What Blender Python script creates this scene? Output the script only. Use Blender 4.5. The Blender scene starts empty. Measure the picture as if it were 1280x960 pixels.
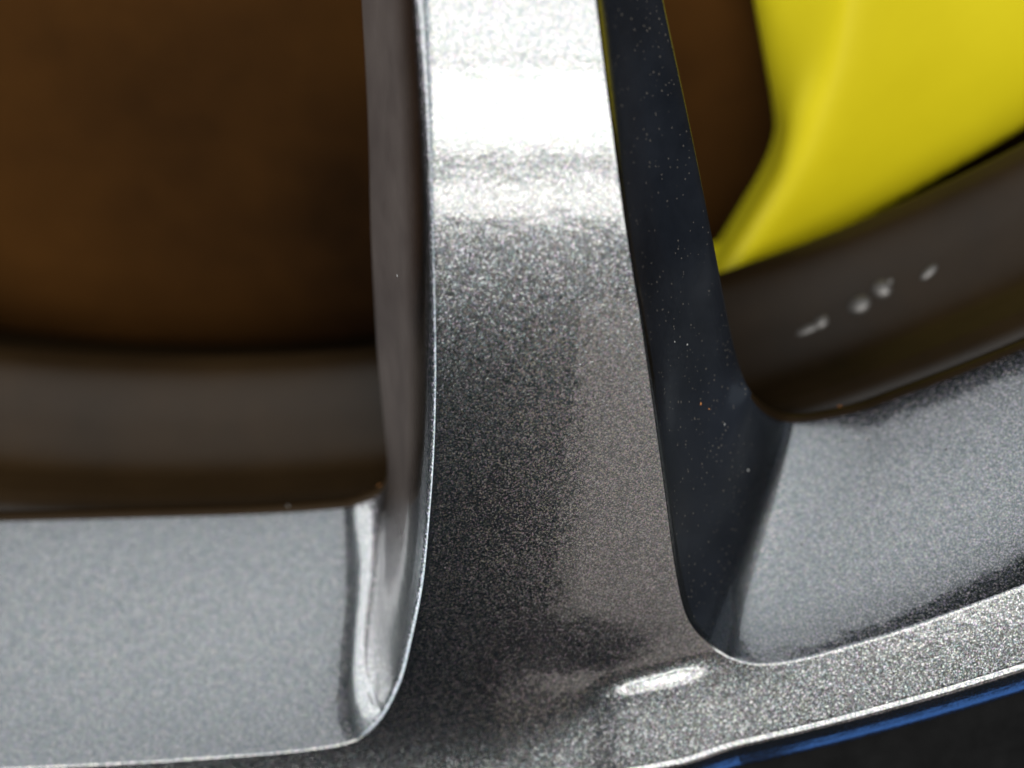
import bpy, math, random
import numpy as np
from mathutils import Vector, Matrix

random.seed(4); rng = np.random.default_rng(4)
S = 0.001                                   # layout is in millimetres, scene in metres
scene = bpy.context.scene
col = scene.collection

# ------------------------------------------------------------------ camera
PITCH, DIST, FPX = math.radians(35.0), 190.0, 1900.0
CAM = np.array([0.0, -DIST*math.cos(PITCH), DIST*math.sin(PITCH)])
cam = bpy.data.cameras.new('camera'); cam_o = bpy.data.objects.new('camera', cam); col.objects.link(cam_o)
cam_o.location = CAM*S; cam_o.rotation_euler = (math.pi/2-PITCH, 0, 0)
cam.sensor_width = 36; cam.lens = 36*FPX/1280
cam.clip_start = 0.005; cam.clip_end = 50
cam.dof.use_dof = True; cam.dof.focus_distance = 0.196; cam.dof.aperture_fstop = 7.4
scene.camera = cam_o

# ------------------------------------------------------------------ world and lamps
w = bpy.data.worlds.new('World'); scene.world = w; w.use_nodes = True
bg = w.node_tree.nodes['Background']; bg.inputs[0].default_value = (0.50, 0.62, 0.85, 1); bg.inputs[1].default_value = 0.065

def area(name, elev, azim, dist, sx, sy, radiance, color=(1, 1, 1), target=(0, 0, 0)):
    """rectangular lamp seen from the wheel at elevation / azimuth (0 = straight out of the wheel, + = right)"""
    e, a = math.radians(elev), math.radians(azim)
    d = Vector((math.cos(e)*math.sin(a), -math.cos(e)*math.cos(a), math.sin(e)))
    L = bpy.data.lights.new(name, 'AREA'); L.shape = 'RECTANGLE'; L.size = sx; L.size_y = sy
    L.energy = radiance*math.pi*sx*sy; L.color = color
    o = bpy.data.objects.new(name, L); col.objects.link(o)
    o.location = Vector(target)*S + d*dist
    o.rotation_euler = (-d).to_track_quat('-Z', 'Y').to_euler()
    return o
area('window_upper_light', 26.5, 0, 1.6, 1.9, 0.23, 15.0, (1.0, 0.975, 0.93))
area('window_lower_light', 17.6, 2, 1.6, 1.8, 0.12, 13.0, (1.0, 0.975, 0.93))
area('upper_fill_light', 38, 0, 1.6, 1.9, 0.36, 9.0, (1.0, 0.99, 0.97))  # added lamp, whitens the top of the spoke face
area('overhead_fill_light', 61, -12, 1.8, 1.9, 1.2, 2.9, (0.90, 0.96, 1.0))  # added overhead lamp, lifts the pocket floors
area('low_right_fill_light', -12, 25, 1.3, 0.97, 0.90, 1.45, (1.0, 0.90, 0.84))  # added lamp in place of a lit floor, brightens the face's right half
area('left_edge_fill_light', -1, -58, 1.5, 0.50, 1.7, 9.0, (0.86, 0.94, 1.0))  # added lamp, draws the bright line along the left crest
area('left_side_fill_light', 14, -88, 1.5, 0.42, 0.9, 8.5, (0.97, 0.99, 1.0))  # added side lamp for the highlight in the left pocket corner
area('right_fill_light', 34, 78, 1.5, 0.7, 0.7, 0.35, (0.75, 0.87, 1.0))  # added lamp, lifts the right side wall with a blue tone
area('low_blue_fill_light', -60, 92, 1.0, 0.5, 0.5, 1.3, (0.10, 0.33, 1.0))  # added lamp, gives the outer lip edge its blue reflection
scene.view_settings.view_transform = 'Standard'; scene.view_settings.look = 'None'
scene.view_settings.exposure = 0; scene.view_settings.gamma = 1
scene.view_settings.use_curve_mapping = False
scene.render.engine = 'CYCLES'
scene.cycles.use_denoising = True; scene.cycles.caustics_reflective = False; scene.cycles.max_bounces = 6

# ------------------------------------------------------------------ geometry helpers
SP, CP = math.sin(PITCH), math.cos(PITCH)
def ray(px, py):
    px = np.asarray(px, float); py = np.asarray(py, float)
    a = (px-640)/FPX; b = (480-py)/FPX
    return np.stack([a, CP+b*SP, -SP+b*CP], -1)
def unp(px, py, Y):
    """point of the plane at axial depth Y seen at a photo position"""
    d = ray(px, py); t = (np.asarray(Y, float)-CAM[1])/d[..., 1]
    return CAM + d*t[..., None]
def crom(P, n):
    """interpolating spline (centripetal-free Catmull-Rom), n samples per span"""
    P = np.asarray(P, float); out = []
    Q = np.concatenate([[2*P[0]-P[1]], P, [2*P[-1]-P[-2]]])
    for i in range(1, len(Q)-2):
        p0, p1, p2, p3 = Q[i-1], Q[i], Q[i+1], Q[i+2]
        for k in range(n):
            t = k/n
            out.append(0.5*((2*p1)+(p2-p0)*t+(2*p0-5*p1+4*p2-p3)*t*t+(3*p1-p0-3*p2+p3)*t**3))
    out.append(Q[-2]); return np.array(out)
def bspl(P, n):
    """approximating cubic B-spline, n samples per span"""
    P = np.asarray(P, float); Q = np.concatenate([[2*P[0]-P[1]], P, [2*P[-1]-P[-2]]]); out = []
    for i in range(len(Q)-3):
        for k in range(n+(i == len(Q)-4)):
            t = k/n
            out.append(((1-t)**3*Q[i]+(3*t**3-6*t*t+4)*Q[i+1]+(-3*t**3+3*t*t+3*t+1)*Q[i+2]+t**3*Q[i+3])/6)
    return np.array(out)
def march(px0, py0, Y0, px1, py1, tilt):
    """depth of the second point so that the surface between leans back by tilt degrees"""
    a = unp(px0, py0, Y0); lo, hi = Y0-60, Y0+120; k = math.tan(math.radians(tilt))
    d = ray(px1, py1)                       # solve (y-y0) = k (z-z0) along the ray
    t = ((a[1]-CAM[1])-k*(a[2]-CAM[2]))/(d[1]-k*d[2])
    return float(CAM[1]+t*d[1])
AX = np.array([-52.0, 205.0])               # wheel axis (x, z)
def rad(x, z): return np.hypot(x-AX[0], z-AX[1])

# the painted front: spoke face (leans back towards the hub) running into a coned rim lip
ZT = np.linspace(-120, 140, 1000)
TILT = np.radians(np.clip(16.5+0.27*ZT, 3.0, 42))
HY = np.concatenate([[0], np.cumsum(np.tan((TILT[1:]+TILT[:-1])/2)*np.diff(ZT))]); HY -= np.interp(0, ZT, HY)
P_lip = unp(np.array([300.]), np.array([946.]), np.array([-9.]))[0]
R_CREASE = float(rad(P_lip[0], P_lip[2]))
Y_CREASE = -9.0
LIP_T = math.tan(math.radians(32.2))
def sstep(t): t = np.clip(t, 0, 1); return t*t*(3-2*t)
P_st = unp(820., 838., -9.5); R_ST = float(rad(P_st[0], P_st[2]))
def face_y(x, z):
    h = np.interp(z, ZT, HY) + 0.0022*(x-4)**2*np.clip((z+60)/60, 0.0, 1)
    g = Y_CREASE-2.4-(rad(x, z)-R_CREASE)*LIP_T
    g = g-1.15*sstep((x-9)/7)*sstep((31-x)/9)*sstep((rad(x, z)-R_ST+0.2)/3.8)      # small rise added to catch a bright streak at the foot of the spoke
    k = 0.9+1.3*np.clip((12-x)/14, 0, 1)
    return -k*np.log(np.exp(-np.clip(h, -60, 200)/k)+np.exp(-np.clip(g, -60, 200)/k))
def on_face(px, py):
    d = ray(px, py); t = np.full(np.shape(px), DIST*0.9)
    for _ in range(60):
        P = CAM+d*t[..., None]
        e = face_y(P[..., 0], P[..., 2])-P[..., 1]
        t = t+0.6*e/d[..., 1]
    return CAM+d*t[..., None]

class Geo:
    def __init__(s): s.v = []; s.f = []; s.g = []; s.n = 0; s.a = []
    def grid(s, G, group, attr=None):
        """G: (a, b, 3) grid of points; group: name or function(i, j); faces turned to the front"""
        a, b = G.shape[:2]; s.v.append(G.reshape(-1, 3)); o = s.n; s.n += a*b
        s.a.append(np.zeros(a*b) if attr is None else attr.reshape(-1))
        n = np.cross(G[1:, 1:]-G[:-1, :-1], G[:-1, 1:]-G[1:, :-1])
        flip = (n*(CAM-G[:-1, :-1])).sum() > 0
        for i in range(a-1):
            for j in range(b-1):
                q = (o+i*b+j, o+i*b+j+1, o+(i+1)*b+j+1, o+(i+1)*b+j)
                s.f.append(q if flip else q[::-1])
                s.g.append(group if isinstance(group, str) else group(i, j))
def mesh_obj(name, V, F, mat, parent=None, normals=None, smooth=True):
    me = bpy.data.meshes.new(name); me.from_pydata([tuple(p) for p in np.asarray(V)*S], [], [tuple(map(int, f)) for f in F])
    me.polygons.foreach_set('use_smooth', [smooth]*len(me.polygons)); me.update()
    if normals is not None: me.normals_split_custom_set_from_vertices([tuple(n) for n in normals])
    me.materials.append(mat)
    o = bpy.data.objects.new(name, me); col.objects.link(o)
    if parent is not None: o.parent = parent
    return o
def grid_obj(name, G, mat, parent=None, flip=False):
    g = Geo(); g.grid(G, 'a'); return mesh_obj(name, np.concatenate(g.v), g.f, mat, parent)
def revolve(prof, a0, a1, n):
    """prof: (r, y) list; angles in degrees from straight down, + = right"""
    A = np.radians(np.linspace(a0, a1, n)); prof = np.asarray(prof, float)
    r, y = prof[:, 0], prof[:, 1]
    return np.stack([AX[0]+np.sin(A)[:, None]*r, np.broadcast_to(y, (n, len(r))), AX[1]-np.cos(A)[:, None]*r], -1)
def tag(o, label, cat=None, kind=None, group=None):
    if label: o['label'] = label
    if cat: o['category'] = cat
    if kind: o['kind'] = kind
    if group: o['group'] = group
    return o

# ------------------------------------------------------------------ materials
def new_mat(name):
    m = bpy.data.materials.new(name); m.use_nodes = True; nt = m.node_tree
    return m, nt, nt.nodes['Principled BSDF'], nt.nodes.new('ShaderNodeTexCoord')
def N(nt, t, **kw):
    n = nt.nodes.new('ShaderNode'+t)
    for k, v in kw.items():
        if k in n.inputs.keys(): n.inputs[k].default_value = v
        else: setattr(n, k, v)
    return n
def ramp(nt, src, stops):
    r = nt.nodes.new('ShaderNodeValToRGB'); e = r.color_ramp.elements
    while len(e) < len(stops): e.new(0.5)
    for i, (p, c) in enumerate(stops):
        e[i].position = p; e[i].color = c if len(c) == 4 else (*c, 1)
    nt.links.new(src, r.inputs[0]); return r

def paint_mat(name, dust=0.0, speck=0.0):
    m, nt, b, tc = new_mat(name); L = nt.links.new
    b.inputs['Metallic'].default_value = 1.0; b.inputs['Roughness'].default_value = 0.26
    b.inputs['Coat Weight'].default_value = 1.0; b.inputs['Coat Roughness'].default_value = 0.07; b.inputs['Coat IOR'].default_value = 1.5
    vo = N(nt, 'TexVoronoi', Scale=6200.0); L(tc.outputs['Object'], vo.inputs['Vector'])
    vo2 = N(nt, 'TexVoronoi', Scale=10500.0); L(tc.outputs['Object'], vo2.inputs['Vector'])
    mix = N(nt, 'Mix', data_type='RGBA'); mix.inputs[0].default_value = 0.4
    L(vo.outputs['Color'], mix.inputs[6]); L(vo2.outputs['Color'], mix.inputs[7])
    sub = N(nt, 'VectorMath', operation='SUBTRACT'); sub.inputs[1].default_value = (.5, .5, .5); L(mix.outputs[2], sub.inputs[0])
    sc = N(nt, 'VectorMath', operation='SCALE'); sc.inputs['Scale'].default_value = 0.26; L(sub.outputs[0], sc.inputs[0])
    ge = N(nt, 'NewGeometry')
    ad = N(nt, 'VectorMath', operation='ADD'); L(ge.outputs['Normal'], ad.inputs[0]); L(sc.outputs[0], ad.inputs[1])
    no = N(nt, 'VectorMath', operation='NORMALIZE'); L(ad.outputs[0], no.inputs[0]); L(no.outputs[0], b.inputs['Normal'])
    sep = N(nt, 'SeparateColor'); L(mix.outputs[2], sep.inputs[0])
    r = ramp(nt, sep.outputs[0], [(0.2, (0.036, 0.039, 0.041)), (0.5, (0.067, 0.072, 0.074)), (0.85, (0.140, 0.146, 0.143))])
    tint = N(nt, 'Mix', data_type='RGBA', blend_type='SOFT_LIGHT'); tint.inputs[0].default_value = 0.18      # flakes glint slightly warm or blue
    L(r.outputs[0], tint.inputs[6]); L(vo.outputs['Color'], tint.inputs[7]); colour = tint.outputs[2]
    op = N(nt, 'TexNoise', Scale=420.0, Detail=2.0); L(tc.outputs['Object'], op.inputs['Vector'])
    ob = N(nt, 'Bump', Strength=0.035, Distance=0.001); L(op.outputs['Fac'], ob.inputs['Height']); L(ob.outputs[0], b.inputs['Coat Normal'])
    if dust > 0:
        nz = N(nt, 'TexNoise', Scale=60.0, Detail=6.0, Roughness=0.65); L(tc.outputs['Object'], nz.inputs['Vector'])
        dr = ramp(nt, nz.outputs['Fac'], [(0.35, (dust*0.5,)*3), (0.7, (dust,)*3)])
        sh = N(nt, 'MixShader'); db = N(nt, 'BsdfDiffuse'); db.inputs[0].default_value = (0.075, 0.055, 0.042, 1)
        out = nt.nodes['Material Output']
        L(dr.outputs[0], sh.inputs[0]); L(b.outputs[0], sh.inputs[1]); L(db.outputs[0], sh.inputs[2])
        last = sh
        if speck > 0:
            v3 = N(nt, 'TexVoronoi', Scale=900.0); L(tc.outputs['Object'], v3.inputs['Vector'])
            se = N(nt, 'SeparateColor'); L(v3.outputs['Color'], se.inputs[0])
            gt = N(nt, 'Math', operation='GREATER_THAN'); gt.inputs[1].default_value = 1-speck; L(se.outputs[0], gt.inputs[0])
            si = N(nt, 'Math', operation='MULTIPLY'); si.inputs[1].default_value = 0.32; L(se.outputs[1], si.inputs[0])
            lt = N(nt, 'Math', operation='LESS_THAN'); L(v3.outputs['Distance'], lt.inputs[0]); L(si.outputs[0], lt.inputs[1])
            mu = N(nt, 'Math', operation='MULTIPLY'); L(gt.outputs[0], mu.inputs[0]); L(lt.outputs[0], mu.inputs[1])
            s2 = N(nt, 'MixShader'); d2 = N(nt, 'BsdfDiffuse'); d2.inputs[0].default_value = (0.5, 0.47, 0.42, 1)
            L(mu.outputs[0], s2.inputs[0]); L(sh.outputs[0], s2.inputs[1]); L(d2.outputs[0], s2.inputs[2]); last = s2
        L(last.outputs[0], out.inputs[0])
    L(colour, b.inputs['Base Color'])
    return m
def noise_mat(name, c0, c1, scale, rough, metal=0.0, spec=0.5, bump=0.0, coat=0.0):
    m, nt, b, tc = new_mat(name); L = nt.links.new
    nz = N(nt, 'TexNoise', Scale=scale, Detail=7.0, Roughness=0.6); L(tc.outputs['Object'], nz.inputs['Vector'])
    r = ramp(nt, nz.outputs['Fac'], [(0.3, c0), (0.7, c1)]); L(r.outputs[0], b.inputs['Base Color'])
    b.inputs['Roughness'].default_value = rough; b.inputs['Metallic'].default_value = metal
    b.inputs['Specular IOR Level'].default_value = spec; b.inputs['Coat Weight'].default_value = coat
    if bump:
        n2 = N(nt, 'TexNoise', Scale=scale*12, Detail=4.0); L(tc.outputs['Object'], n2.inputs['Vector'])
        bp = N(nt, 'Bump', Strength=bump, Distance=0.0004); L(n2.outputs['Fac'], bp.inputs['Height']); L(bp.outputs[0], b.inputs['Normal'])
    return m
M_paint = paint_mat('gunmetal_metallic_paint')

def pocket_mat(name, c0, c1, rough, speck, spec, dens):
    """same metallic paint, but the deep flank of the spoke (attribute 'flank') carries little flake, some dust, and shade painted into its colour"""
    m = paint_mat(name); nt = m.node_tree; L = nt.links.new; p = nt.nodes['Principled BSDF']
    tc = nt.nodes['Texture Coordinate']; b = N(nt, 'BsdfPrincipled')
    nz = N(nt, 'TexNoise', Scale=70.0, Detail=7.0, Roughness=0.65); L(tc.outputs['Object'], nz.inputs['Vector'])
    r = ramp(nt, nz.outputs['Fac'], [(0.3, c0), (0.72, c1)])
    v3 = N(nt, 'TexVoronoi', Scale=dens); L(tc.outputs['Object'], v3.inputs['Vector'])
    n3 = N(nt, 'TexNoise', Scale=110.0, Detail=2.0); L(tc.outputs['Object'], n3.inputs['Vector'])
    se = N(nt, 'SeparateColor'); L(v3.outputs['Color'], se.inputs[0])
    gt = N(nt, 'Math', operation='ADD'); L(n3.outputs['Fac'], gt.inputs[0]); L(se.outputs[0], gt.inputs[1])
    g2 = N(nt, 'Math', operation='GREATER_THAN'); g2.inputs[1].default_value = 1.52-speck; L(gt.outputs[0], g2.inputs[0])
    si = N(nt, 'Math', operation='MULTIPLY'); si.inputs[1].default_value = 0.34; L(se.outputs[1], si.inputs[0])
    lt = N(nt, 'Math', operation='LESS_THAN'); L(v3.outputs['Distance'], lt.inputs[0]); L(si.outputs[0], lt.inputs[1])
    mu = N(nt, 'Math', operation='MULTIPLY'); L(g2.outputs[0], mu.inputs[0]); L(lt.outputs[0], mu.inputs[1])
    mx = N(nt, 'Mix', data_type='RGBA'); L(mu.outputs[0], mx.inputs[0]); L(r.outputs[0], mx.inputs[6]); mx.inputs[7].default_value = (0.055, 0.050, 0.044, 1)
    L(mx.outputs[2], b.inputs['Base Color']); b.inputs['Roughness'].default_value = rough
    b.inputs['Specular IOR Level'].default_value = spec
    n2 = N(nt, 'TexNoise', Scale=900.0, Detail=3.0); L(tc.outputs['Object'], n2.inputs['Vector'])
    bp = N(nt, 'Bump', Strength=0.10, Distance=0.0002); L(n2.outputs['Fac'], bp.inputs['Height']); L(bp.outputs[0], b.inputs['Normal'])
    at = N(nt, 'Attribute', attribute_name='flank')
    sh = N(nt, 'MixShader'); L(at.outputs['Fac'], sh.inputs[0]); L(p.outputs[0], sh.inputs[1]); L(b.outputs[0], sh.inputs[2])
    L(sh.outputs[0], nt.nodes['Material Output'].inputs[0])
    return m
M_wall_l = pocket_mat('gunmetal_paint_brown_shade_and_dust', (0.030, 0.024, 0.022), (0.055, 0.045, 0.040), 0.40, -0.1, 0.4, 1700.0)  # brown reflections and shade painted into the flank colour, along with dust
M_wall_r = pocket_mat('gunmetal_paint_dark_shade_flank', (0.004, 0.005, 0.007), (0.010, 0.012, 0.016), 0.20, 0.25, 0.5, 2400.0)  # flank base colour darkened to hold shade and dark reflections
M_barrel = noise_mat('barrel_paint_brake_dust', (0.003, 0.0018, 0.0008), (0.017, 0.0095, 0.0035), 14, 0.42, 0.0, 0.13, 0.12)
M_mark = noise_mat('cast_mark_metal', (0.025, 0.023, 0.021), (0.07, 0.065, 0.06), 300, 0.4, 0.4)
M_tyre = noise_mat('tyre_rubber', (0.0015, 0.0015, 0.0015), (0.004, 0.004, 0.004), 200, 0.8, 0, 0.05, 0.3)
M_yellow = noise_mat('yellow_caliper_paint', (0.39, 0.325, 0.003), (0.44, 0.37, 0.005), 30, 0.48, 0, 0.35, 0.05)
M_disc = noise_mat('rusty_brown_iron', (0.0025, 0.0011, 0.0004), (0.035, 0.0138, 0.0025), 9, 0.85, 0.0, 0.03, 0.3)
M_shield = noise_mat('brown_dust_shield', (0.006, 0.003, 0.001), (0.018, 0.009, 0.003), 20, 0.8, 0, 0.05)
M_hair = noise_mat('dark_fibre', (0.01, 0.01, 0.01), (0.02, 0.018, 0.016), 50, 0.6)

# ------------------------------------------------------------------ wheel casting: traced stations, real depth
wheel = bpy.data.objects.new('car_wheel', None); col.objects.link(wheel)
tag(wheel, 'gunmetal grey metallic alloy car wheel seen close up at one spoke and its rim', 'wheel')
wheel.location = (AX[0]*S, 0, (AX[1]-250)*S)
def adopt(o, parent):
    o.parent = parent
    if parent is wheel: o.matrix_parent_inverse = Matrix.Translation(-wheel.location)
    return o

NS = 14                                     # samples per station span
# left window: crest, bevel, mid wall, back / drop edge   (photo positions per station)
L0 = [(533,-90),(537,0),(541,150),(543,300),(546,450),(544,560),(538,650),(530,730),(516,800),(503,850),(484,890),(463,915),(435,930),(380,939),(300,946),(160,955),(0,962),(-170,966)]
L1 = [(507,-90),(513,0),(522,150),(527,300),(528,450),(526,560),(520,650),(511,727),(496,794),(483,840),(464,876),(445,897),(420,909),(372,917),(300,923),(160,932),(0,939),(-170,943)]
LB = [(489,-90),(494,0),(503,150),(508,300),(511,450),(510,555),(507,640),(502,712),(488,770),(474,808),(456,840),(438,860),(415,872),(370,880),(300,886),(160,894),(0,900),(-170,904)]
LM = [(472,-90),(477,0),(486,150),(493,300),(499,450),(502,545),(500,615),(494,668),(485,706),(473,732),(458,748),(440,757),(418,762),(372,766),(300,769),(160,775),(0,780),(-170,784)]
LD = [(447,-90),(452,0),(460,150),(464,300),(471,430),(479,520),(484,570),(484,592),(479,606),(470,615),(457,621),(442,626),(425,629),(378,633),(300,637),(160,641),(0,645),(-170,648)]
# right window
R0 = [(733,-90),(744,0),(763,150),(782,290),(800,400),(816,510),(831,620),(842,703),(853,758),(866,786),(884,806),(905,820),(930,829),(960,831),(1005,824),(1061,809),(1120,791),(1200,763),(1300,724),(1420,670)]
R1 = [(738,-90),(750,0),(769,150),(789,290),(808,400),(824,510),(839,616),(852,702),(864,752),(877,772),(893,785),(911,798),(935,807),(963,809),(1006,802),(1061,787),(1120,769),(1200,741),(1300,702),(1420,648)]
RB = [(743,-90),(755,0),(775,150),(796,290),(816,400),(832,510),(848,608),(861,680),(873,722),(886,742),(900,754),(917,764),(939,771),(966,772),(1008,765),(1062,750),(1120,732),(1200,704),(1300,665),(1420,611)]
RM = [(775,-90),(786,0),(810,150),(832,290),(856,400),(869,478),(882,548),(893,593),(904,620),(916,637),(930,647),(945,653),(963,657),(984,656),(1018,648),(1066,633),(1120,614),(1200,585),(1300,545),(1420,490)]
RD = [(812,-90),(829,0),(861,150),(889,290),(911,404),(922,450),(931,477),(939,491),(948,502),(957,510),(967,516),(978,520),(990,522),(1006,522),(1032,518),(1076,508),(1120,492),(1200,462),(1300,421),(1420,366)]
Y_B = march(300, 939, Y_CREASE-1.6, 300, 886, 62)
Y_D = march(300, 886, Y_B, 300, 637, 54)
Y_M = march(300, 886, Y_B, 300, 769, 54)
print('depths: crest', Y_CREASE, 'foot', Y_B, 'mid', Y_M, 'drop', Y_D)

BASE_L = float(on_face(np.array([300.]), np.array([946.]))[0, 1])
def smoothstep(t): t = np.clip(t, 0, 1); return t*t*(3-2*t)
def window(c0, c1, cb, cm, cd, i0, i1, inward, dys, thick=(), dl=(0, 0.4, 0.1, 0)):
    """i0..i1: stations over which the side wall turns into the pocket floor"""
    st = np.arange(len(c0)); k = smoothstep((st-i0)/(i1-i0))
    def lay(c, dy, ylip, rel):
        c = np.array(c, float); base = on_face(*np.array(c0, float).T)[:, 1]
        th = np.interp(st, range(len(thick)), thick) if len(thick) else 1.0
        Y = (base+dy*th)*(1-k)+(base+0.55 if ylip is None else ylip+rel*(base-BASE_L))*k
        return crom(np.c_[c, Y], NS)
    d0 = crom(np.array(c0, float), NS); ring0 = on_face(d0[:, 0], d0[:, 1])
    rings = [ring0]
    c1 = [tuple(np.array(q0)*(0.72*kk)+np.array(q1)*(1-0.72*kk)) for q0, q1, kk in zip(c0, c1, k)]
    for c, dy, yl, rl in zip((c1, cb, cm, cd), dys, (None, Y_B+dl[1], Y_M+dl[2], Y_D+dl[3]), (1, 1, .5, 0)):
        D = lay(c, dy, yl, rl); rings.append(unp(D[:, 0], D[:, 1], D[:, 2]))
    kd = np.interp(np.arange(len(d0))/NS, st, k)[:, None]
    last = rings[-1]
    rings.append(last+np.array([inward*1.5, 2.6, 0])*(1-kd)+np.array([0, 2.2, -0.9])*kd)
    rings.append(last+np.array([inward*6.0, 4.0, 0])*(1-kd)+np.array([0, 3.2, -4.0])*kd)
    rings.append(last+np.array([inward*10.0, 4.2, 0])*(1-kd)+np.array([0, 3.4, -9.0])*kd)
    tang = np.gradient(ring0, axis=0); tang /= np.linalg.norm(tang, axis=1)[:, None]
    return ring0, rings, kd[:, 0], tang
def loft(ring0, rings, tang, side, nsub):
    """spline across the rings, starting tangent to the face"""
    nrm = np.stack([tang[:, 2], 0*tang[:, 0], -tang[:, 0]], -1); nrm[:, 1] = 0
    nrm /= np.linalg.norm(nrm, axis=1)[:, None]
    nrm *= side                              # points from the window into the face
    g = ring0+nrm*1.6; g[:, 1] = face_y(g[:, 0], g[:, 2])
    Q = [g]+rings+[2*rings[-1]-rings[-2]]; out = []
    for i in range(1, len(Q)-2):
        p0, p1, p2, p3 = Q[i-1], Q[i], Q[i+1], Q[i+2]
        # chord-length (centripetal) tangents so tight and wide spans meet without overshoot
        d01 = np.maximum(np.linalg.norm(p1-p0, axis=1), .2)[:, None]**.5
        d12 = np.maximum(np.linalg.norm(p2-p1, axis=1), .2)[:, None]**.5
        d23 = np.maximum(np.linalg.norm(p3-p2, axis=1), .2)[:, None]**.5
        m1 = d12*((p1-p0)/d01-(p2-p0)/(d01+d12)+(p2-p1)/d12)
        m2 = d12*((p2-p1)/d12-(p3-p1)/(d12+d23)+(p3-p2)/d23)
        n = nsub[i-1]
        for k in range(n):
            t = k/n; h00 = 2*t**3-3*t*t+1; h10 = t**3-2*t*t+t; h01 = -2*t**3+3*t*t; h11 = t**3-t*t
            out.append(h00*p1+h10*m1+h01*p2+h11*m2)
    out.append(Q[-2]); return np.stack(out, 1)
NSUB = [10, 9, 12, 14, 8, 4, 3]
Lr0, Lrings, Lk, Lt = window(L0, L1, LB, LM, LD, 5, 12, 1, (1.9, 6.0, 13.5, 24.0))
Rr0, Rrings, Rk, Rt = window(R0, R1, RB, RM, RD, 5, 12, -1, (1.4, 3.2, 9.5, 17.0), (.52, .52, .55, .65, .8, 1.0), (0, 0.15, 0, 0))
GL = loft(Lr0, Lrings, Lt, -1, NSUB)
GR = loft(Rr0, Rrings, Rt, 1, NSUB)

def relax(G, n, j0, j1):
    """even out ripples of the traced pocket; the edge rings up to j0 and the turned-under rings past j1 stay"""
    w = np.zeros(G.shape[1]); w[j0:j1] = 1; w[j0:j0+6] = np.linspace(0.1, 1, 6); w[j1-6:j1] = np.linspace(1, 0.1, 6)
    for _ in range(n):
        H = G.copy()
        H[1:-1, 1:-1] += 0.22*(G[2:, 1:-1]+G[:-2, 1:-1]-2*G[1:-1, 1:-1])+0.22*(G[1:-1, 2:]+G[1:-1, :-2]-2*G[1:-1, 1:-1])
        G = G+(H-G)*w[None, :, None]
    return G
GL = relax(GL, 90, 9, sum(NSUB[:4])); GR = relax(GR, 60, 9, sum(NSUB[:4]))
geo = Geo()
SA, SB = 12*NS, 12*NS                       # contour samples where the corners end
cut = sum(NSUB[:2])
def grp(side, kk):
    def f(i, j):
        if j >= sum(NSUB[:4])-1 and kk[i] > 0.2: return 'edge_'+side
        if j < cut//2: return 'face' if i < (SA if side == 'l' else SB) else 'lip'
        return ('wall_' if kk[i] < 0.5 else 'floor_')+side
    return f
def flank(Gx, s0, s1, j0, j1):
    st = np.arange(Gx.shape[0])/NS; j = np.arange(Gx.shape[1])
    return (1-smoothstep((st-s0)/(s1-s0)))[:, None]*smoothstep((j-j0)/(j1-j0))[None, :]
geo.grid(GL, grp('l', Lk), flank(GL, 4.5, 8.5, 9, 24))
geo.grid(GR, grp('r', Rk), flank(GR, 8.5, 11.2, 4, 10))  # dark flank colour runs on into the pocket as painted shade
# spoke face between the two crests
nrow, ncol = SA+1, 46
Rl = Rr0[:SB+1]
u = np.linspace(0, 1, ncol)
G = Lr0[:SA+1, None, :]*(1-u[None, :, None])+Rl[:, None, :]*u[None, :, None]
inner = G[:, 1:-1]; inner[..., 1] = face_y(inner[..., 0], inner[..., 2]); G[:, 1:-1] = inner
geo.grid(G, 'face')
# lip below: crease / row A-B on top, circular outer edge below
top = np.concatenate([Lr0[SA:][::-1], G[SA, 1:-1], Rr0[SB:]])
E0 = on_face(np.array([940.]), np.array([921.]))[0]
R_EDGE = float(rad(E0[0], E0[2])); print('R crease', R_CREASE, 'R edge', R_EDGE)
ang = np.arctan2(top[:, 0]-AX[0], AX[1]-top[:, 2])
ang = np.maximum.accumulate(ang)
bot = np.stack([AX[0]+np.sin(ang)*R_EDGE, 0*ang, AX[1]-np.cos(ang)*R_EDGE], -1)
v = np.linspace(0, 1, 34)
GLo = top[:, None, :]*(1-v[None, :, None])+bot[:, None, :]*v[None, :, None]
sub = GLo[:, 1:]; sub[..., 1] = face_y(sub[..., 0], sub[..., 2]); GLo[:, 1:] = sub
geo.grid(GLo, 'lip')
# rounded outer edge of the lip, revolved
ye = float(np.median(GLo[:, -1, 1]))
prof = [(0, 0), (0.28, -0.25), (0.5, -0.46), (0.8, -0.56), (1.2, -0.58), (2.0, -0.52), (2.6, -0.44), (3.2, -0.30), (4.4, 0.02), (5.6, 0.46), (6.6, 1.0), (7.4, 1.75), (7.9, 2.8), (8.1, 4.0), (8.1, 9.0)]
pr = crom(np.array(prof), 5)
GO = np.stack([AX[0]+np.sin(ang)[:, None]*(R_EDGE+pr[:, 0]), GLo[:, -1, 1][:, None]+pr[:, 1], AX[1]-np.cos(ang)[:, None]*(R_EDGE+pr[:, 0])], -1)
geo.grid(GO, 'lip')

# weld, then smooth normals over the whole casting, then split it into its parts
V = np.concatenate(geo.v); FL = np.concatenate(geo.a); F = np.array(geo.f); g = np.array(geo.g)
key = np.round(V/0.004).astype(np.int64)
_, first, inv = np.unique(key, axis=0, return_index=True, return_inverse=True); inv = inv.reshape(-1)
V = V[first]; FL = FL[first]; F = inv[F]
fn = np.cross(V[F[:, 2]]-V[F[:, 0]], V[F[:, 3]]-V[F[:, 1]])

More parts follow.
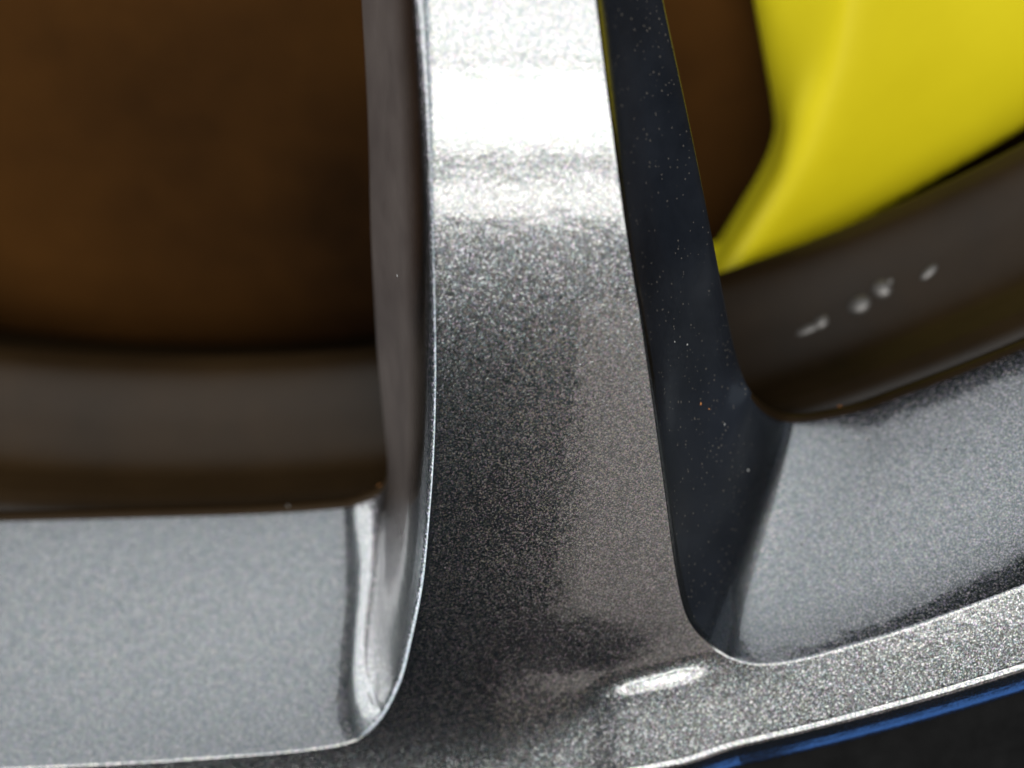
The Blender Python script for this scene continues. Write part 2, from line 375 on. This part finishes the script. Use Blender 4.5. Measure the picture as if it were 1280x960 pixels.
vn = np.zeros_like(V)
for c in range(4): np.add.at(vn, F[:, c], fn)
vn /= np.maximum(np.linalg.norm(vn, axis=1), 1e-12)[:, None]
def part(name, groups, mat, parent, label=None):
    sel = F[np.isin(g, groups)]
    sel = np.array([q for q in sel if len(set(q)) > 2]); ids, iv = np.unique(sel, return_inverse=True)
    faces = [tuple(dict.fromkeys(q)) for q in iv.reshape(sel.shape).tolist()]
    o = mesh_obj(name, V[ids], faces, mat, None, vn[ids])
    at = o.data.attributes.new('flank', 'FLOAT', 'POINT'); at.data.foreach_set('value', FL[ids].astype(np.float32))
    adopt(o, parent)
    if label: o['label'] = label
    return o
rim = part('rim_lip', ['lip'], M_paint, wheel)
spoke = part('spoke', ['face'], M_paint, wheel)
part('side_wall', ['wall_l'], M_wall_l, spoke, 'taupe side wall of the spoke, dusty, with shade painted into its colour')
part('side_wall', ['wall_r'], M_wall_r, spoke, 'blue black side wall of the spoke, shade painted in, with pale dust specks')
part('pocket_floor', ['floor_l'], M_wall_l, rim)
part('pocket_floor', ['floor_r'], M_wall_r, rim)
part('pocket_edge', ['edge_l'], M_barrel, rim)
part('pocket_edge', ['edge_r'], M_barrel, rim)

# ------------------------------------------------------------------ barrel behind the spokes
def barrel_y(px, py, r):
    """axial depth where a photo position meets the cylinder of radius r"""
    d = ray(px, py); ox, oz = CAM[0]-AX[0], CAM[2]-AX[1]
    A = d[0]**2+d[2]**2; B = 2*(ox*d[0]+oz*d[2]); C = ox*ox+oz*oz-r*r
    t = (-B+math.sqrt(B*B-4*A*C))/(2*A); return CAM[1]+t*d[1]
Pd = unp(300., 637., Y_D); R_D = float(rad(Pd[0], Pd[2])); R_B = R_D+3.5
yb1 = barrel_y(300., 588., R_B)
Ysil = yb1+15
Ps = unp(np.array([300., 1010.]), np.array([440., 318.]), Ysil); R_S = float(rad(Ps[:, 0], Ps[:, 2])@np.array([.3, .7]))
print('drop', R_D, 'barrel flat to', yb1, 'hump', Ysil, R_S, rad(Ps[:, 0], Ps[:, 2]))
dr = R_B-R_S
bp = crom(np.array([(R_D+10, Y_D+2.5), (R_D+5, Y_D+4), (R_B, Y_D+7), (R_B-0.3, yb1-4), (R_B-dr*.08, yb1), (R_B-dr*0.45, yb1+6), (R_B-dr*0.9, yb1+12), (R_S, Ysil), (R_S+0.6, Ysil+3), (R_B-dr*.4, Ysil+6.5), (R_B+1, Ysil+10), (R_B+6, Ysil+14), (R_B+7, Ysil+20), (R_B+7, Ysil+90)]), 6)
barrel = adopt(grid_obj('barrel', revolve(bp, -55, 75, 160), M_barrel), wheel)

# tyre under the lip
tp = crom(np.array([(R_EDGE+7.2, ye+9), (R_EDGE+7.4, ye+6.2), (R_EDGE+8.6, ye+5.2), (R_EDGE+10, ye+4.8), (R_EDGE+14, ye+3), (R_EDGE+24, ye+1), (R_EDGE+40, ye), (R_EDGE+70, ye+4), (R_EDGE+80, ye+14)]), 5)
adopt(grid_obj('tyre', revolve(tp, -40, 60, 120), M_tyre), wheel)

# ------------------------------------------------------------------ brake parts
def plate(name, r0, r1, y, mat, n=140):
    pts = [(r0, y+5), (r0, y), (r0+0.5, y-0.5)]+[(r0+(r1-r0)*k/12, y-0.5) for k in range(1, 12)]+[(r1-0.5, y-0.5), (r1, y), (r1, y+8)]
    return grid_obj(name, revolve(pts, -180, 180, n), mat)
YD = Ysil+28
disc = tag(plate('brake_disc', 60, R_B+4.5, YD, M_disc), 'rusty brown brake disc in the shade behind the spoke', 'brake disc')
shield = tag(plate('dust_shield', 20, R_B+6, YD+5.6, M_shield), 'dark brown sheet metal shield behind the brake disc', 'shield')

YC = Ysil+5
caliper = bpy.data.objects.new('brake_caliper', None); col.objects.link(caliper)
tag(caliper, 'bright yellow brake caliper behind the spoke on the right', 'brake caliper')
C_rows = [  # (px, py) along each ring from top to bottom, depth offset
    ([(940,-120),(930,-60),(942,0),(957,80),(966,130),(968,165),(955,205),(925,258),(895,308),(868,355),(845,400),(825,445)], 19),
    ([(930,-120),(931,-60),(942,0),(957,80),(968,130),(972,170),(960,212),(930,263),(899,312),(872,358),(850,404),(830,450)], 13),
    ([(985,-120),(982,-60),(982,0),(983,80),(978,135),(976,172),(963,215),(934,266),(903,315),(876,361),(854,408),(834,454)], 8.5),
    ([(1034,-120),(1030,-60),(1022,0),(1010,80),(990,140),(981,178),(968,221),(938,272),(908,320),(881,366),(859,412),(838,458)], 4.6),
    ([(1062,-120),(1058,-60),(1052,0),(1040,80),(1020,145),(1003,195),(982,240),(952,290),(922,337),(895,382),(872,426),(850,470)], 2.0),
    ([(1088,-120),(1084,-60),(1077,0),(1066,80),(1050,145),(1032,203),(1010,255),(980,305),(950,352),(922,396),(898,440),(875,484)], 0.6),
    ([(1200,-120),(1200,-60),(1198,0),(1190,80),(1176,150),(1156,215),(1130,272),(1096,325),(1062,373),(1030,418),(1000,462),(972,506)], 7.5),
    ([(1400,-120),(1400,-60),(1396,0),(1385,80),(1366,160),(1340,235),(1306,300),(1266,358),(1225,410),(1185,458),(1148,503),(1112,548)], 13.5),
    ([(1470,-120),(1470,-60),(1465,0),(1450,80),(1430,165),(1400,245),(1362,314),(1318,375),(1272,430),(1228,480),(1186,526),(1146,572)], 16),
]
rings = []
lean = [2, 2, 1.5, 1, 0.5, 6, 13, 9, 7]         # the broad face leans back towards its lower end
for (pts, dy), ln in zip(C_rows, lean):
    c = crom(np.array(pts, float), 8); k = np.linspace(0, 1, len(c))
    rings.append(unp(c[:, 0], c[:, 1], YC+dy+ln*k))
R3 = np.stack(rings, 0); GC = bspl(R3.reshape(len(rings), -1), 8).reshape(-1, R3.shape[1], 3)
rr = rad(GC[..., 0], GC[..., 2]); kk = np.minimum(1, (R_B-2)/rr)       # the caliper clears the barrel
GC[..., 0] = AX[0]+(GC[..., 0]-AX[0])*kk; GC[..., 2] = AX[1]+(GC[..., 2]-AX[1])*kk
body = grid_obj('body', GC, M_yellow, caliper)

# cast marks on the barrel (worn raised characters)
def barrel_hit(px, py):
    d = ray(px, py); t = np.linspace(150, 320, 6000); P = CAM+d*t[:, None]
    rp = np.interp(P[:, 1], bp[3:, 1], bp[3:, 0]); i = int(np.argmax((rad(P[:, 0], P[:, 2]) >= rp) & (P[:, 1] > Y_D+6)))
    return P[i]
def blob(name, px, py, L, W, H, rot):
    P = barrel_hit(px, py)
    n, m = 14, 7; VV = [(0, 0, H)]; FF = []
    for j in range(1, m):
        t = j/(m-1)*math.pi/2
        for i in range(n):
            a = 2*math.pi*i/n; VV.append((math.sin(t)*math.cos(a)*L, math.sin(t)*math.sin(a)*W, math.cos(t)*H-0.05*(j == m-1)))
    for i in range(n): FF.append((0, 1+i, 1+(i+1) % n))
    for j in range(m-2):
        for i in range(n): FF.append((1+j*n+i, 1+(j+1)*n+i, 1+(j+1)*n+(i+1) % n, 1+j*n+(i+1) % n))
    VV = np.array(VV); ca, sa = math.cos(rot), math.sin(rot)
    VV = np.c_[VV[:, 0]*ca-VV[:, 1]*sa, VV[:, 0]*sa+VV[:, 1]*ca, VV[:, 2]]
    up = np.array([AX[0]-P[0], -150.0, AX[1]-P[2]]); up /= np.linalg.norm(up); rt = np.cross(np.array([0, 1., 0]), up); rt /= np.linalg.norm(rt); back = np.cross(up, rt)
    W3 = P+VV[:, :1]*rt+VV[:, 1:2]*back+VV[:, 2:]*up
    o = mesh_obj(name, W3, FF, M_mark); o.parent = barrel; return o
for px, py, L, W, H, rot in ((1010, 412, 2.0, 0.8, 0.5, 0.1), (1026, 403, 1.4, 1.0, 0.6, 0.5), (1074, 381, 1.9, 1.5, 0.8, 0.25), (1102, 361, 1.6, 1.6, 0.85, -0.3), (1112, 352, 0.7, 0.5, 0.4, 0.3), (1161, 340, 1.7, 0.8, 0.5, 0.4)):
    blob('cast_mark', px, py, L, W, H, rot)

# a stray hair on the bright streak at the foot of the spoke
hp = crom(np.array([(776, 836), (783, 847), (787, 855), (794, 866)], float), 6); HP = on_face(hp[:, 0], hp[:, 1])
ring = []
for i in range(len(HP)):
    a = np.linspace(0, 2*math.pi, 7)[:-1]
    ring.append(HP[i]+np.stack([np.cos(a)*0.045, -0.05+np.sin(a)*0.045, np.sin(a)*0.02], -1))
tag(grid_obj('hair', np.concatenate([np.array(ring), np.array(ring)[:, :1]], 1), M_hair), 'fine dark hair across the bright streak at the foot of the spoke', 'hair')

# grit, rust spots and chips lying in the pockets and on the flanks
M_rust = noise_mat('rust_orange', (0.20, 0.07, 0.015), (0.38, 0.15, 0.03), 800, 0.7)
M_pale = noise_mat('pale_grit', (0.14, 0.14, 0.13), (0.26, 0.26, 0.25), 800, 0.7)
M_dark = noise_mat('dark_pit', (0.008, 0.008, 0.008), (0.02, 0.018, 0.016), 800, 0.7)
def project(P):
    d = P-CAM; f = d[..., 1]*CP-d[..., 2]*SP; u = d[..., 1]*SP+d[..., 2]*CP
    return np.stack([640+FPX*d[..., 0]/f, 480-FPX*u/f], -1)
def speck(G, px, py, L, W, mat, rot=0.0):
    q = project(G[1:-1, 1:-1]); i, j = np.unravel_index(np.argmin(np.hypot(q[..., 0]-px, q[..., 1]-py)), q.shape[:2]); i += 1; j += 1
    P = G[i, j]; e1 = G[i+1, j]-G[i-1, j]; e2 = G[i, j+1]-G[i, j-1]; n = np.cross(e1, e2); n /= np.linalg.norm(n)
    if n@(CAM-P) < 0: n = -n
    e1 /= np.linalg.norm(e1); e2 = np.cross(n, e1); VV = [P+n*min(L, W)*0.5]; FF = []
    m = 9; jit = rng.uniform(.65, 1.25, m)
    for lev, (s_, h_) in enumerate(((0.6, 0.42), (1.0, -0.08))):
        for k in range(m):
            a = 2*math.pi*k/m; x = math.cos(a)*L*s_*jit[k]; y = math.sin(a)*W*s_*jit[k]
            x, y = x*math.cos(rot)-y*math.sin(rot), x*math.sin(rot)+y*math.cos(rot)
            VV.append(P+e1*x+e2*y+n*min(L, W)*h_)
    for k in range(m):
        FF.append((0, 1+k, 1+(k+1) % m)); FF.append((1+k, 1+m+k, 1+m+(k+1) % m, 1+(k+1) % m))
    o = mesh_obj('dirt_speck', np.array(VV), FF, mat); o.parent = rim
for px, py, L, W, mt in ((1047, 500, .42, .3, M_rust), (945, 541, .25, .16, M_pale), (934, 590, .16, .22, M_pale), (1052, 549, .2, .16, M_dark), (1084, 548, .2, .15, M_dark),
                         (876, 505, .16, .2, M_rust), (905, 530, .15, .12, M_pale), (1004, 683, .22, .15, M_dark), (1070, 700, .16, .13, M_dark), (860, 432, .14, .18, M_pale),
                         (843, 425, .12, .16, M_pale), (885, 510, .12, .1, M_rust), (1090, 590, .16, .12, M_pale), (1180, 560, .2, .16, M_dark)):
    speck(GR, px, py, L, W, mt, random.uniform(0, 3))
for px, py, L, W, mt in ((472, 604, .25, .9, M_rust), (455, 612, .2, .5, M_rust), (211, 634, .3, .2, M_pale), (362, 632, .2, .15, M_pale), (245, 762, .16, .13, M_dark), (405, 771, .15, .13, M_dark),
                         (432, 789, .16, .14, M_dark), (236, 690, .14, .12, M_dark), (497, 347, .12, .2, M_pale), (511, 492, .13, .2, M_pale), (500, 645, .12, .14, M_pale), (90, 810, .16, .15, M_dark), (330, 850, .14, .12, M_dark)):
    speck(GL, px, py, L, W, mt, random.uniform(0, 3))
